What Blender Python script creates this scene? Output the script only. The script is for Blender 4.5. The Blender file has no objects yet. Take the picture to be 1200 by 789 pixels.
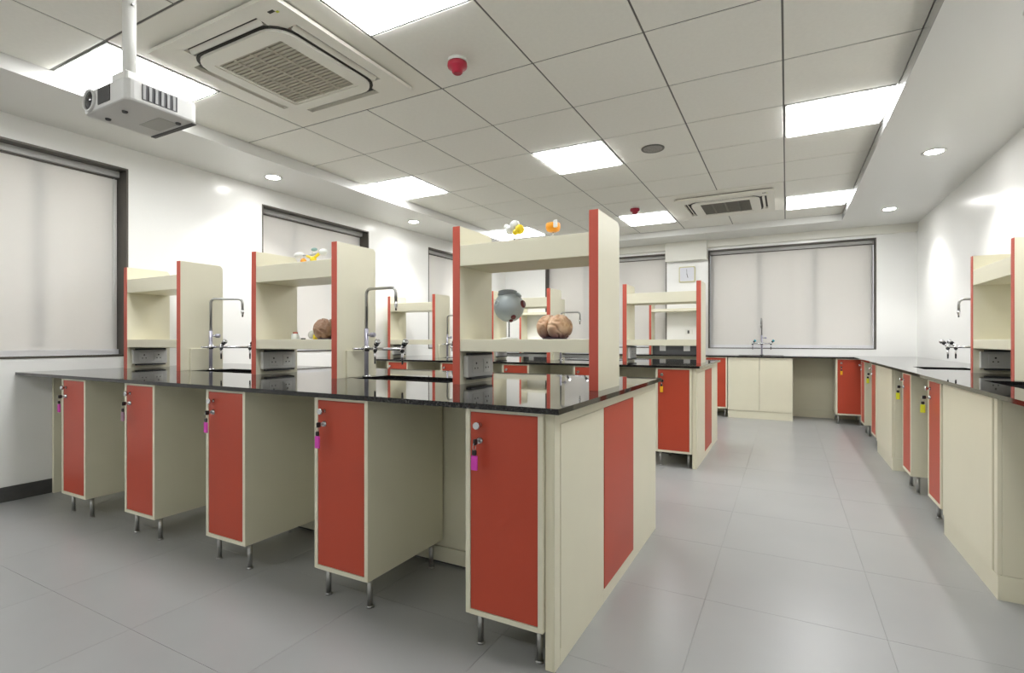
import bpy, bmesh, math, random
from mathutils import Vector, Matrix, noise
C = bpy.context.scene.collection
SC = bpy.context.scene
PI = math.pi
random.seed(7)

# ------------------------------------------------------------------ camera, world, lights, exposure
F_PX, YAW, HORIZON, EYE = 605.0, 0.489, 398.5, 1.14
cd = bpy.data.cameras.new('camera'); cam = bpy.data.objects.new('camera', cd); C.objects.link(cam)
cd.sensor_width = 36.0; cd.lens = F_PX / 1200.0 * 36.0
cd.shift_y = (HORIZON - 394.5) / 1200.0
cd.clip_start = 0.02; cd.clip_end = 200
cam.location = (0, 0, EYE); cam.rotation_euler = (PI / 2, 0, YAW)
SC.camera = cam

w = bpy.data.worlds.new('world'); SC.world = w; w.use_nodes = True
w.node_tree.nodes['Background'].inputs[0].default_value = (0.95, 0.97, 1.0, 1)
w.node_tree.nodes['Background'].inputs[1].default_value = 2.2       # soft daylight outside the blinds

SC.view_settings.view_transform = 'Standard'
SC.view_settings.look = 'None'
SC.view_settings.gamma = 1.0
SC.view_settings.use_curve_mapping = False
SC.view_settings.exposure = 1.53
PANEL_W = 6.9        # emission of the square ceiling lights
DOWN_W = 26.0         # emission of the round lenses
SPOT_W = 20.0         # beam of each round downlight
SC.cycles.max_bounces = 10
SC.cycles.diffuse_bounces = 6
SC.cycles.glossy_bounces = 5
SC.cycles.sample_clamp_indirect = 6.0
SC.cycles.caustics_reflective = False

# ------------------------------------------------------------------ materials
MATS = {}
def mat(name, col, rough=0.5, metal=0.0, spec=0.5, emit=0.0, noise=0.0, scale=8.0, bump=0.0, trans=0.0, coat=0.0, emit_col=None):
    if name in MATS: return MATS[name]
    m = bpy.data.materials.new(name); m.use_nodes = True
    nt = m.node_tree; b = nt.nodes['Principled BSDF']
    b.inputs['Base Color'].default_value = (*col, 1)
    b.inputs['Roughness'].default_value = rough
    b.inputs['Metallic'].default_value = metal
    b.inputs['Specular IOR Level'].default_value = spec
    b.inputs['Transmission Weight'].default_value = trans
    b.inputs['Coat Weight'].default_value = coat
    if emit:
        b.inputs['Emission Color'].default_value = (*(emit_col or col), 1)
        b.inputs['Emission Strength'].default_value = emit
    if noise or bump:
        tc = nt.nodes.new('ShaderNodeTexCoord')
        n = nt.nodes.new('ShaderNodeTexNoise'); n.inputs['Scale'].default_value = scale; n.inputs['Detail'].default_value = 5
        nt.links.new(tc.outputs['Object'], n.inputs['Vector'])
        if noise:
            r = nt.nodes.new('ShaderNodeValToRGB')
            r.color_ramp.elements[0].position = 0.3; r.color_ramp.elements[1].position = 0.7
            r.color_ramp.elements[0].color = (*[c * (1 - noise) for c in col], 1)
            r.color_ramp.elements[1].color = (*[min(1, c * (1 + noise)) for c in col], 1)
            nt.links.new(n.outputs['Fac'], r.inputs['Fac']); nt.links.new(r.outputs['Color'], b.inputs['Base Color'])
        if bump:
            bp = nt.nodes.new('ShaderNodeBump'); bp.inputs['Strength'].default_value = bump; bp.inputs['Distance'].default_value = 0.002
            nt.links.new(n.outputs['Fac'], bp.inputs['Height']); nt.links.new(bp.outputs['Normal'], b.inputs['Normal'])
    MATS[name] = m
    return m

cream = mat('cream_laminate', (0.73, 0.70, 0.55), 0.38, noise=0.02, scale=3)
cream_edge = mat('cream_edge_banding', (0.75, 0.71, 0.55), 0.35)
red = mat('red_laminate', (0.47, 0.058, 0.025), 0.40, noise=0.04, scale=3)
red_edge = mat('red_edge_banding', (0.52, 0.088, 0.055), 0.35)
granite = mat('black_granite', (0.013, 0.0125, 0.0125), 0.035, spec=0.42, noise=0.5, scale=160)
sink_black = mat('black_sink_resin', (0.012, 0.012, 0.012), 0.35)
steel = mat('brushed_steel', (0.46, 0.46, 0.45), 0.32, metal=1.0)
chrome = mat('chrome', (0.62, 0.62, 0.64), 0.16, metal=1.0)
tube_lilac = mat('pale_lilac_coated_tube', (0.40, 0.39, 0.47), 0.28, metal=0.35)
black = mat('black_plastic', (0.012, 0.012, 0.013), 0.35)
teal = mat('teal_cap_plastic', (0.02, 0.30, 0.36), 0.4)
wall_m = mat('white_satin_wall_paint', (0.88, 0.88, 0.86), 0.24, spec=0.45, noise=0.01, scale=1.5)
cornice_m = mat('cream_white_paint', (0.80, 0.79, 0.72), 0.5)
soffit_m = mat('soffit_white_paint', (0.75, 0.75, 0.725), 0.35, spec=0.4)
tile_m = mat('grey_white_mineral_tile', (0.87, 0.86, 0.80), 0.75, noise=0.015, scale=40, bump=0.03)
bar_m = mat('grey_ceiling_grid_metal', (0.15, 0.147, 0.132), 0.5)
floor_m = mat('grey_vitrified_tile', (0.315, 0.32, 0.318), 0.30, spec=0.45, noise=0.035, scale=2.2)
grout_m = mat('grey_grout', (0.31, 0.31, 0.30), 0.7)
skirt_m = mat('dark_grey_skirting_stone', (0.07, 0.07, 0.068), 0.35, noise=0.1, scale=20)
frame_m = mat('dark_anodised_aluminium', (0.115, 0.105, 0.092), 0.42, metal=0.6)
alu_m = mat('pale_aluminium', (0.80, 0.80, 0.82), 0.35, metal=0.3)
glassm = mat('window_glass', (1, 1, 1), 0.0, trans=1.0)
plastic_w = mat('white_plastic', (0.78, 0.78, 0.75), 0.4)
plastic_bg = mat('ivory_plastic', (0.84, 0.82, 0.74), 0.45)
grille_m = mat('beige_grey_grille', (0.46, 0.43, 0.345), 0.6)
dark_slot = mat('dark_slot', (0.03, 0.028, 0.022), 0.7)  # near-black for shade painted into the cassette gaps, also its display strip
sock_m = mat('grey_socket_plate', (0.66, 0.66, 0.64), 0.35, metal=0.15)
sock_d = mat('dark_grey_socket_trim', (0.07, 0.07, 0.07), 0.5)
light_m = mat('opal_light_diffuser', (1, 1, 1), 0.5, emit=PANEL_W, emit_col=(0.985, 0.995, 1.0))
light_fill = mat('weak_fill_diffuser', (1, 1, 1), 0.5, emit=PANEL_W * 0.3, emit_col=(0.985, 0.995, 1.0))   # weak emission for unseen fill lights added behind the camera
down_m = mat('opal_downlight_lens', (1, 1, 1), 0.5, emit=DOWN_W, emit_col=(1.0, 0.99, 0.965))
det_red = mat('crimson_plastic', (0.36, 0.012, 0.035), 0.4)
pink = mat('magenta_tag', (0.68, 0.055, 0.48), 0.4)
mauve = mat('mauve_tag', (0.33, 0.19, 0.27), 0.4)
yellow = mat('amber_yellow_tag', (0.85, 0.44, 0.01), 0.4)
lime = mat('lime_yellow_tag', (0.62, 0.68, 0.02), 0.4)

def blind_mat():
    m = bpy.data.materials.new('off_white_blind_fabric'); m.use_nodes = True
    nt = m.node_tree; b = nt.nodes['Principled BSDF']; out = nt.nodes['Material Output']
    b.inputs['Base Color'].default_value = (0.76, 0.75, 0.725, 1); b.inputs['Roughness'].default_value = 0.85
    b.inputs['Specular IOR Level'].default_value = 0.2
    t = nt.nodes.new('ShaderNodeBsdfTranslucent'); t.inputs[0].default_value = (0.78, 0.74, 0.68, 1)
    mx = nt.nodes.new('ShaderNodeMixShader'); mx.inputs[0].default_value = 0.25
    tc = nt.nodes.new('ShaderNodeTexCoord'); n = nt.nodes.new('ShaderNodeTexNoise'); n.inputs['Scale'].default_value = 300
    bp = nt.nodes.new('ShaderNodeBump'); bp.inputs['Strength'].default_value = 0.05; bp.inputs['Distance'].default_value = 0.001
    nt.links.new(tc.outputs['Object'], n.inputs['Vector']); nt.links.new(n.outputs['Fac'], bp.inputs['Height'])
    nt.links.new(bp.outputs['Normal'], b.inputs['Normal'])
    nt.links.new(b.outputs[0], mx.inputs[1]); nt.links.new(t.outputs[0], mx.inputs[2]); nt.links.new(mx.outputs[0], out.inputs[0])
    return m
blind_m = blind_mat()

def brain_mat(name, c1, c2, c3, zlo, zhi):
    m = bpy.data.materials.new(name); m.use_nodes = True
    nt = m.node_tree; b = nt.nodes['Principled BSDF']; b.inputs['Roughness'].default_value = 0.38
    tc = nt.nodes.new('ShaderNodeTexCoord'); n = nt.nodes.new('ShaderNodeTexNoise'); n.inputs['Scale'].default_value = 14; n.inputs['Distortion'].default_value = 1.2
    r = nt.nodes.new('ShaderNodeValToRGB'); r.color_ramp.elements[0].position = 0.36; r.color_ramp.elements[1].position = 0.62
    r.color_ramp.elements[0].color = (*c1, 1); r.color_ramp.elements[1].color = (*c2, 1)
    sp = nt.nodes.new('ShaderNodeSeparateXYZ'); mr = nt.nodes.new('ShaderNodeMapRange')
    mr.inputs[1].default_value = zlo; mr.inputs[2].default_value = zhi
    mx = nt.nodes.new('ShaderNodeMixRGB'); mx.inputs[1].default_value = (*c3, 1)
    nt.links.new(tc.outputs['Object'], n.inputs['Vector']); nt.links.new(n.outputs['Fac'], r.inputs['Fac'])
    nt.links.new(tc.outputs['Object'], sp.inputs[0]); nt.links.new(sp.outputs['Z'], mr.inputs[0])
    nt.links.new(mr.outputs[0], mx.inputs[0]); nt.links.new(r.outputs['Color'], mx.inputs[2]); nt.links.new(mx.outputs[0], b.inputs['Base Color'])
    return m

# ------------------------------------------------------------------ mesh helpers
class MB:
    """collects boxes, tubes and lathes; build() links them as one mesh object"""
    def __init__(self): self.bm = bmesh.new()
    def box(self, x0, x1, y0, y1, z0, z1, bev=0.0, M=None):
        vs = [self.bm.verts.new((x, y, z)) for x in (x0, x1) for y in (y0, y1) for z in (z0, z1)]
        fs = [(0, 1, 3, 2), (4, 6, 7, 5), (0, 4, 5, 1), (2, 3, 7, 6), (0, 2, 6, 4), (1, 5, 7, 3)]
        faces = [self.bm.faces.new([vs[i] for i in f]) for f in fs]
        if bev:
            es = list({e for f in faces for e in f.edges})
            r = bmesh.ops.bevel(self.bm, geom=es, offset=bev, segments=1, affect='EDGES', profile=0.5)
            vs = list({v for f in r['faces'] for v in f.verts} | {v for v in vs if v.is_valid})
        if M: bmesh.ops.transform(self.bm, matrix=M, verts=[v for v in vs if v.is_valid])
        return self
    def lathe(self, prof, c=(0, 0, 0), axis=(0, 0, 1), seg=16, smooth=True, cap=True):
        """prof: list of (radius, height) along axis from c"""
        q = Vector((0, 0, 1)).rotation_difference(Vector(axis).normalized()); c = Vector(c)
        rings = []
        for r, h in prof:
            rings.append([self.bm.verts.new(c + q @ Vector((r * math.cos(2 * PI * k / seg), r * math.sin(2 * PI * k / seg), h))) for k in range(seg)])
        for a, b in zip(rings, rings[1:]):
            for k in range(seg):
                f = self.bm.faces.new((a[k], a[(k + 1) % seg], b[(k + 1) % seg], b[k])); f.smooth = smooth
        if cap:
            self.bm.faces.new(list(reversed(rings[0]))); self.bm.faces.new(rings[-1])
        return self
    def cyl(self, c, r, h, axis=(0, 0, 1), seg=16): return self.lathe([(r, 0), (r, h)], c, axis, seg)
    def ball(self, c, r, seg=14, rings=8, sx=1, sy=1, sz=1):
        res = bmesh.ops.create_uvsphere(self.bm, u_segments=seg, v_segments=rings, radius=r, matrix=Matrix.Translation(c) @ Matrix.Diagonal((sx, sy, sz, 1)))
        for v in res['verts']:
            for f in v.link_faces: f.smooth = True
        return self
    def tube(self, pts, r, seg=10):
        pts = [Vector(p) for p in pts]; rings = []; up = Vector((0.31, 0.87, 0.17)).normalized()
        for i, p in enumerate(pts):
            t = (pts[min(i + 1, len(pts) - 1)] - pts[max(i - 1, 0)]).normalized()
            a = t.cross(up).normalized(); b = t.cross(a)
            rings.append([self.bm.verts.new(p + r * (math.cos(2 * PI * k / seg) * a + math.sin(2 * PI * k / seg) * b)) for k in range(seg)])
        for a, b in zip(rings, rings[1:]):
            for k in range(seg):
                f = self.bm.faces.new((a[k], a[(k + 1) % seg], b[(k + 1) % seg], b[k])); f.smooth = True
        self.bm.faces.new(list(reversed(rings[0]))); self.bm.faces.new(rings[-1])
        return self
    def prism(self, pts, z0, z1):
        lo = [self.bm.verts.new((x, y, z0)) for x, y in pts]; hi = [self.bm.verts.new((x, y, z1)) for x, y in pts]
        n = len(pts)
        for k in range(n): self.bm.faces.new((lo[k], lo[(k + 1) % n], hi[(k + 1) % n], hi[k]))
        self.bm.faces.new(list(reversed(lo))); self.bm.faces.new(hi)
        return self
    def ring(self, outer, inner, z0, z1):
        n = len(outer)
        L = [[self.bm.verts.new((x, y, z)) for x, y in P] for P in (outer, inner) for z in (z0, z1)]
        ol, oh, il, ih = L
        for k in range(n):
            j = (k + 1) % n
            self.bm.faces.new((ol[k], ol[j], oh[j], oh[k])); self.bm.faces.new((il[j], il[k], ih[k], ih[j]))
            self.bm.faces.new((oh[k], oh[j], ih[j], ih[k])); self.bm.faces.new((ol[j], ol[k], il[k], il[j]))
        return self
    def slab(self, u0, u1, v0, v1, t0, t1, holes, f):
        """plate spanning (u,v) with rectangular holes, thickness t; f maps (u,v,t) to xyz"""
        us = sorted({u0, u1, *[h[0] for h in holes], *[h[1] for h in holes]}); vs_ = sorted({v0, v1, *[h[2] for h in holes], *[h[3] for h in holes]})
        def solid(i, j):
            if not (0 <= i < len(us) - 1 and 0 <= j < len(vs_) - 1): return False
            a, b = (us[i] + us[i + 1]) / 2, (vs_[j] + vs_[j + 1]) / 2
            return not any(h[0] < a < h[1] and h[2] < b < h[3] for h in holes)
        cache = {}
        def V(i, j, k):
            if (i, j, k) not in cache: cache[(i, j, k)] = self.bm.verts.new(f(us[i], vs_[j], (t0, t1)[k]))
            return cache[(i, j, k)]
        for i in range(len(us) - 1):
            for j in range(len(vs_) - 1):
                if not solid(i, j): continue
                self.bm.faces.new((V(i, j, 1), V(i + 1, j, 1), V(i + 1, j + 1, 1), V(i, j + 1, 1)))
                self.bm.faces.new((V(i, j, 0), V(i, j + 1, 0), V(i + 1, j + 1, 0), V(i + 1, j, 0)))
                if not solid(i - 1, j): self.bm.faces.new((V(i, j, 0), V(i, j, 1), V(i, j + 1, 1), V(i, j + 1, 0)))
                if not solid(i + 1, j): self.bm.faces.new((V(i + 1, j, 0), V(i + 1, j + 1, 0), V(i + 1, j + 1, 1), V(i + 1, j, 1)))
                if not solid(i, j - 1): self.bm.faces.new((V(i, j, 0), V(i + 1, j, 0), V(i + 1, j, 1), V(i, j, 1)))
                if not solid(i, j + 1): self.bm.faces.new((V(i, j + 1, 0), V(i, j + 1, 1), V(i + 1, j + 1, 1), V(i + 1, j + 1, 0)))
        return self
    def mesh(self, name):
        bmesh.ops.recalc_face_normals(self.bm, faces=self.bm.faces[:])
        me = bpy.data.meshes.new(name); self.bm.to_mesh(me); self.bm.free(); return me
    def build(self, name, material, parent=None, loc=None, label=None):
        me = self.mesh(name); me.materials.append(material)
        o = bpy.data.objects.new(name, me); C.objects.link(o)
        if parent: o.parent = parent
        if loc: o.location = loc
        if label: o['label'] = label
        return o

def rrect(cx, cy, hx, hy, r, n=6):
    pts = []
    for sx, sy, a0 in ((1, 1, 0), (-1, 1, PI / 2), (-1, -1, PI), (1, -1, 3 * PI / 2)):
        for k in range(n + 1):
            a = a0 + (PI / 2) * k / n
            pts.append((cx + sx * (hx - r) + r * math.cos(a), cy + sy * (hy - r) + r * math.sin(a)))
    return pts
def tag(o, label, cat, group=None):
    o['label'] = label; o['category'] = cat
    if group: o['group'] = group
    return o
def thing(name, loc, label, cat, group=None, rz=0.0):
    o = bpy.data.objects.new(name, None); C.objects.link(o); o.empty_display_size = 0.05
    o.location = loc; o.rotation_euler = (0, 0, rz)
    return tag(o, label, cat, group)
def struct(o): o['kind'] = 'structure'; return o
def shared(name, me, parent, loc):
    o = bpy.data.objects.new(name, me); C.objects.link(o); o.parent = parent; o.location = loc; return o
def copy_thing(root, loc, label, rz=None, skip=()):
    def cp(o, par):
        c = o.copy(); C.objects.link(c); c.parent = par
        for ch in list(o.children):
            if ch.name.split('.')[0] not in skip: cp(ch, c)
        return c
    r = cp(root, None); r.location = loc
    if rz is not None: r.rotation_euler = (0, 0, rz)
    r['label'] = label
    return r

# ------------------------------------------------------------------ dimensions of the room
XL, XR, YF, YB = -4.855, 1.575, -1.9, 8.85
ZS, ZG = 2.74, 2.83                 # soffit and grid heights
T = 0.676; GX, GY = -0.02, 2.848    # ceiling grid module and origin
ZT, ZU = 0.91, 0.89                 # worktop top and underside

# ------------------------------------------------------------------ floor, walls, ceiling
FT = 0.655
floor = struct(MB().box(XL - 0.3, XR + 0.3, YF - 0.3, YB + 0.3, -0.06, -0.0025).build('floor', grout_m))
floor_meshes = {}
i0, i1 = math.floor((XL - 0.338) / FT), math.ceil((XR - 0.338) / FT)
j0, j1 = math.floor((YF - 2.40) / FT), math.ceil((YB - 2.40) / FT)
for i in range(i0, i1):
    for j in range(j0, j1):
        xa, xb = max(XL, 0.338 + i * FT), min(XR, 0.338 + (i + 1) * FT)
        ya, yb = max(YF, 2.40 + j * FT), min(YB, 2.40 + (j + 1) * FT)
        if xb - xa < 0.01 or yb - ya < 0.01: continue
        k = (round(xb - xa, 3), round(yb - ya, 3))
        if k not in floor_meshes:
            g = 0.0006
            me = MB().box(-k[0] / 2 + g, k[0] / 2 - g, -k[1] / 2 + g, k[1] / 2 - g, -0.003, 0.0).mesh('floor_tile'); me.materials.append(floor_m); floor_meshes[k] = me
        shared('floor_tile', floor_meshes[k], floor, ((xa + xb) / 2, (ya + yb) / 2, 0))

WIN_Z0, WIN_Z1 = 1.005, 2.565
LW = [(0.70, 2.30), (3.545, 5.11), (6.39, 7.95)]       # window spans on the left wall (y)
BW = [(-4.00, -1.775), (-1.12, 1.117)]                 # window spans on the back wall (x)
TOP = 3.0
wl = struct(MB().slab(YF - 0.3, YB + 0.3, 0, TOP, 0, 0.25, [(a, b, WIN_Z0, WIN_Z1) for a, b in LW], lambda u, v, t: (XL - t, u, v)).build('wall_left', wall_m))
wb = struct(MB().slab(XL, XR, 0, TOP, 0, 0.25, [(a, b, WIN_Z0, WIN_Z1 + 0.02) for a, b in BW], lambda u, v, t: (u, YB + t, v)).build('wall_back', wall_m))
wr = struct(MB().box(XR, XR + 0.25, YF - 0.3, YB + 0.3, 0, TOP).build('wall_right', wall_m))
wf = struct(MB().box(XL, XR, YF - 0.25, YF, 0, TOP).build('wall_front', wall_m))
struct(MB().box(XL, XL + 0.012, YF, YB, 0, 0.105, 0.002).build('baseboard_left', skirt_m))
struct(MB().box(XR - 0.012, XR, YF, 1.0, 0, 0.105, 0.002).build('baseboard_right', skirt_m))

# ceiling: plain soffit all round, tiled field raised in the middle
gx0, gx1 = GX - 6 * T, 0.655
gy0, gy1 = GY - 6 * T, 8.175
ceil = struct(MB().slab(XL, XR, YF, YB, ZS, TOP, [(gx0, gx1, gy0, gy1)], lambda u, v, t: (u, v, t)).build('ceiling', soffit_m))
MB().box(gx0 - 0.02, gx1 + 0.02, gy0 - 0.02, gy1 + 0.02, ZG + 0.03, ZG + 0.06).build('ceiling_deck', bar_m, ceil)
cols = [(GX + i * T, GX + (i + 1) * T) for i in range(-6, 0)] + [(GX, gx1)]
rows = [(GY + j * T, min(gy1, GY + (j + 1) * T)) for j in range(-6, 8)]
light_cells = {(c, r) for c in (0, 3, 6) for r in (0, 4, 8, 12)}
ac_cells = {(1, 4), (2, 4), (1, 5), (2, 5), (4, 11), (5, 11), (4, 12), (5, 12)}
tile_meshes = {}
for ci, (xa, xb) in enumerate(cols):
    for ri, (ya, yb) in enumerate(rows):
        if (ci, ri) in light_cells: continue
        if (ci, ri) in ac_cells: continue
        k = (round(xb - xa, 3), round(yb - ya, 3))
        if k not in tile_meshes:
            g = 0.0055
            me = MB().box(-k[0] / 2 + g, k[0] / 2 - g, -k[1] / 2 + g, k[1] / 2 - g, 0, 0.014, 0.002).mesh('ceiling_tile'); me.materials.append(tile_m); tile_meshes[k] = me
        shared('ceiling_tile', tile_meshes[k], ceil, ((xa + xb) / 2, (ya + yb) / 2, ZG))
for ci in range(1, 7):
    x = GX + (ci - 6) * T
    segs = [(gy0, gy1)]
    if ci == 2: segs = [(gy0, rows[4][0]), (rows[5][1], gy1)]
    if ci == 5: segs = [(gy0, rows[11][0]), (rows[12][1], gy1)]
    for a, b in segs: MB().box(x - 0.012, x + 0.012, a, b, ZG + 0.004, ZG + 0.028).build('grid_bar', bar_m, ceil)
for ri in range(1, 14):
    y = rows[ri][0]
    segs = [(gx0, gx1)]
    if ri == 5: segs = [(gx0, cols[1][0]), (cols[2][1], gx1)]
    if ri == 12: segs = [(gx0, cols[4][0]), (cols[5][1], gx1)]
    for a, b in segs: MB().box(a, b, y - 0.011, y + 0.011, ZG + 0.0045, ZG + 0.028).build('grid_bar', bar_m, ceil)
edge_m = mat('satin_grey_edge_trim', (0.56, 0.56, 0.55), 0.25, metal=0.6)
struct(MB().box(gx1 - 0.002, gx1 - 0.0002, gy0, gy1 - 0.003, ZS, ZG).build('trim_3', edge_m))
struct(MB().box(XL, XR, YB - 0.06, YB, 2.625, ZS, 0.002).build('trim_1', cornice_m))
struct(MB().box(-1.775, -1.125, YB - 0.12, YB - 0.0605, 2.43, ZS, 0.004).build('trim_2', cornice_m))

# ------------------------------------------------------------------ ceiling lights, downlights
LIGHT_LABEL = {(0, 0): 'added square fill light by the left soffit, unseen behind the camera', (3, 0): 'added square fill light in the middle field, unseen behind the camera', (6, 0): 'added square fill light by the right soffit, unseen behind the camera',  # this row is unseen fill, added to brighten the near side
 (0, 4): 'square white ceiling light behind the hanging projector', (3, 4): 'large square ceiling light at the top edge, right of the cassette unit', (6, 4): 'square ceiling light nearest the camera beside the right soffit, above the view',
 (0, 8): 'square ceiling light touching the left soffit above the second window', (3, 8): 'square ceiling light in the middle of the tiled field', (6, 8): 'wide lit square touching the right soffit, the nearer of two there',
 (0, 12): 'farthest square ceiling light on the left, seen above the nearest rack shelf', (3, 12): 'far square ceiling light beside the small far cassette unit', (6, 12): 'far square ceiling light touching the right soffit near the back wall'}
for (ci, ri), lab in LIGHT_LABEL.items():
    (xa, xb), (ya, yb) = cols[ci], rows[ri]
    hx, hy = (xb - xa) / 2 - 0.012, (yb - ya) / 2 - 0.012
    t = thing('ceiling_light', ((xa + xb) / 2, (ya + yb) / 2, ZG), lab, 'light', 'square ceiling lights')
    MB().slab(-hx, hx, -hy, hy, -0.003, 0.012, [(-hx + 0.014, hx - 0.014, -hy + 0.014, hy - 0.014)], lambda u, v, q: (u, v, q)).build('frame', plastic_w, t)
    MB().box(-hx + 0.0142, hx - 0.0142, -hy + 0.0142, hy - 0.0142, -0.012, 0.011).build('diffuser', light_fill if ri == 0 and ci > 0 else light_m, t)
DL = [(-4.46, 3.38, 'round downlight in the left soffit, left of the second window'), (-4.46, 5.55, 'round downlight in the left soffit between second and third windows'), (-4.46, 7.72, 'round downlight at the far end of the left soffit, hidden by the rack'),
      (1.107, 3.39, 'round downlight in the right soffit just beyond the top right corner'), (1.107, 5.56, 'larger looking round downlight in the right soffit, second from the back wall'), (1.107, 7.73, 'round downlight in the right soffit nearest the back wall')]
for x, y, lab in DL:
    t = thing('downlight', (x, y, ZS), lab, 'light', 'round soffit downlights')
    MB().lathe([(0.062, -0.001), (0.085, -0.008), (0.088, 0.0), (0.062, 0.0), (0.062, -0.001)], seg=28, cap=False).build('trim_ring', plastic_w, t)
    MB().cyl((0, 0, -0.004), 0.0615, 0.004, seg=28).build('lens', down_m, t)
    ld = bpy.data.lights.new('downlight_beam', 'SPOT'); ld.energy = SPOT_W; ld.spot_size = math.radians(112); ld.spot_blend = 0.6; ld.shadow_soft_size = 0.05; ld.color = (1, 0.985, 0.955)
    lo = bpy.data.objects.new('downlight_beam', ld); C.objects.link(lo); lo.parent = t; lo.location = (0, 0, -0.03)

# ------------------------------------------------------------------ windows and blinds
def window(n, span, side):
    """side 'L': wall plane x = XL, spans y; side 'B': wall plane y = YB, spans x.  local u along the wall, t into the wall"""
    a, b = span; z0, z1 = WIN_Z0, WIN_Z1 + (0.02 if side == 'B' else 0)
    f = (lambda u, v, t: (XL - t, u, v)) if side == 'L' else (lambda u, v, t: (u, YB + t, v))
    # dark metal lining of the reveal
    root = struct(MB().slab(a, b, z0, z1, -0.004, 0.165, [(a + 0.014, b - 0.014, z0 + 0.014, z1 - 0.014)], f).build('window_%d' % n, frame_m))
    MB().slab(a + 0.0145, b - 0.0145, z0 + 0.0145, z1 - 0.0145, 0.166, 0.21, [(a + 0.06, b - 0.06, z0 + 0.06, z1 - 0.06)], f).build('sash_frame', frame_m, root)
    w_ = b - a; k = 3
    for q in range(1, k):
        u = a + w_ * q / k
        MB().slab(u - 0.035, u + 0.035, z0 + 0.0605, z1 - 0.0605, 0.166, 0.21, [], f).build('mullion', frame_m, root)
    for q in range(k):
        ua, ub = a + w_ * q / k + (0.061 if q == 0 else 0.036), a + w_ * (q + 1) / k - (0.061 if q == k - 1 else 0.036)
        MB().slab(ua, ub, z0 + 0.061, z1 - 0.061, 0.186, 0.192, [], f).build('pane', glassm, root)
    return root
def blind(span, side, label):
    a, b = span; z0, z1 = WIN_Z0, WIN_Z1 + (0.02 if side == 'B' else 0)
    f = (lambda u, v, t: (-t, u - (a + b) / 2, v - z0)) if side == 'L' else (lambda u, v, t: (u - (a + b) / 2, t, v - z0))
    loc = (XL, (a + b) / 2, z0) if side == 'L' else ((a + b) / 2, YB, z0)
    t = thing('roller_blind', loc, label, 'blind', 'lowered roller blinds')
    e = 0.018
    MB().slab(a + e, b - e, z0 + 0.05, z1 - 0.062, 0.140, 0.1425, [], f).build('fabric', blind_m, t)
    MB().slab(a + e, b - e, z0 + 0.0155, z0 + 0.058, 0.110, 0.1395, [], f).build('bottom_bar', alu_m, t)
    MB().slab(a + e, b - e, z1 - 0.062, z1 - 0.0145, 0.095, 0.160, [], f).build('head_box', mat('grey_blind_head', (0.50, 0.50, 0.48), 0.4), t)
    MB().slab(a + e, b - e, z1 - 0.074, z1 - 0.0625, 0.128, 0.1395, [], f).build('fabric_clamp', frame_m, t)
    MB().slab(b - 0.05, b - 0.044, z0 + 0.35, z1 - 0.075, 0.120, 0.126, [], f).build('pull_cord', plastic_w, t)
for n, s in enumerate(LW, 1): window(n, s, 'L')
for n, s in enumerate(BW, 4): window(n, s, 'B')
blind(LW[0], 'L', 'large lowered white blind of the window at the left edge, nearest the camera')
blind(LW[1], 'L', 'lowered white blind of the second left window, behind the middle rack')
blind(LW[2], 'L', 'lowered white blind of the farthest left window, beside the nearest rack upright')
blind(BW[0], 'B', 'lowered grey white blind of the back window left of the clock')
blind(BW[1], 'B', 'wide lowered blind of the back window right of the clock')

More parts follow.
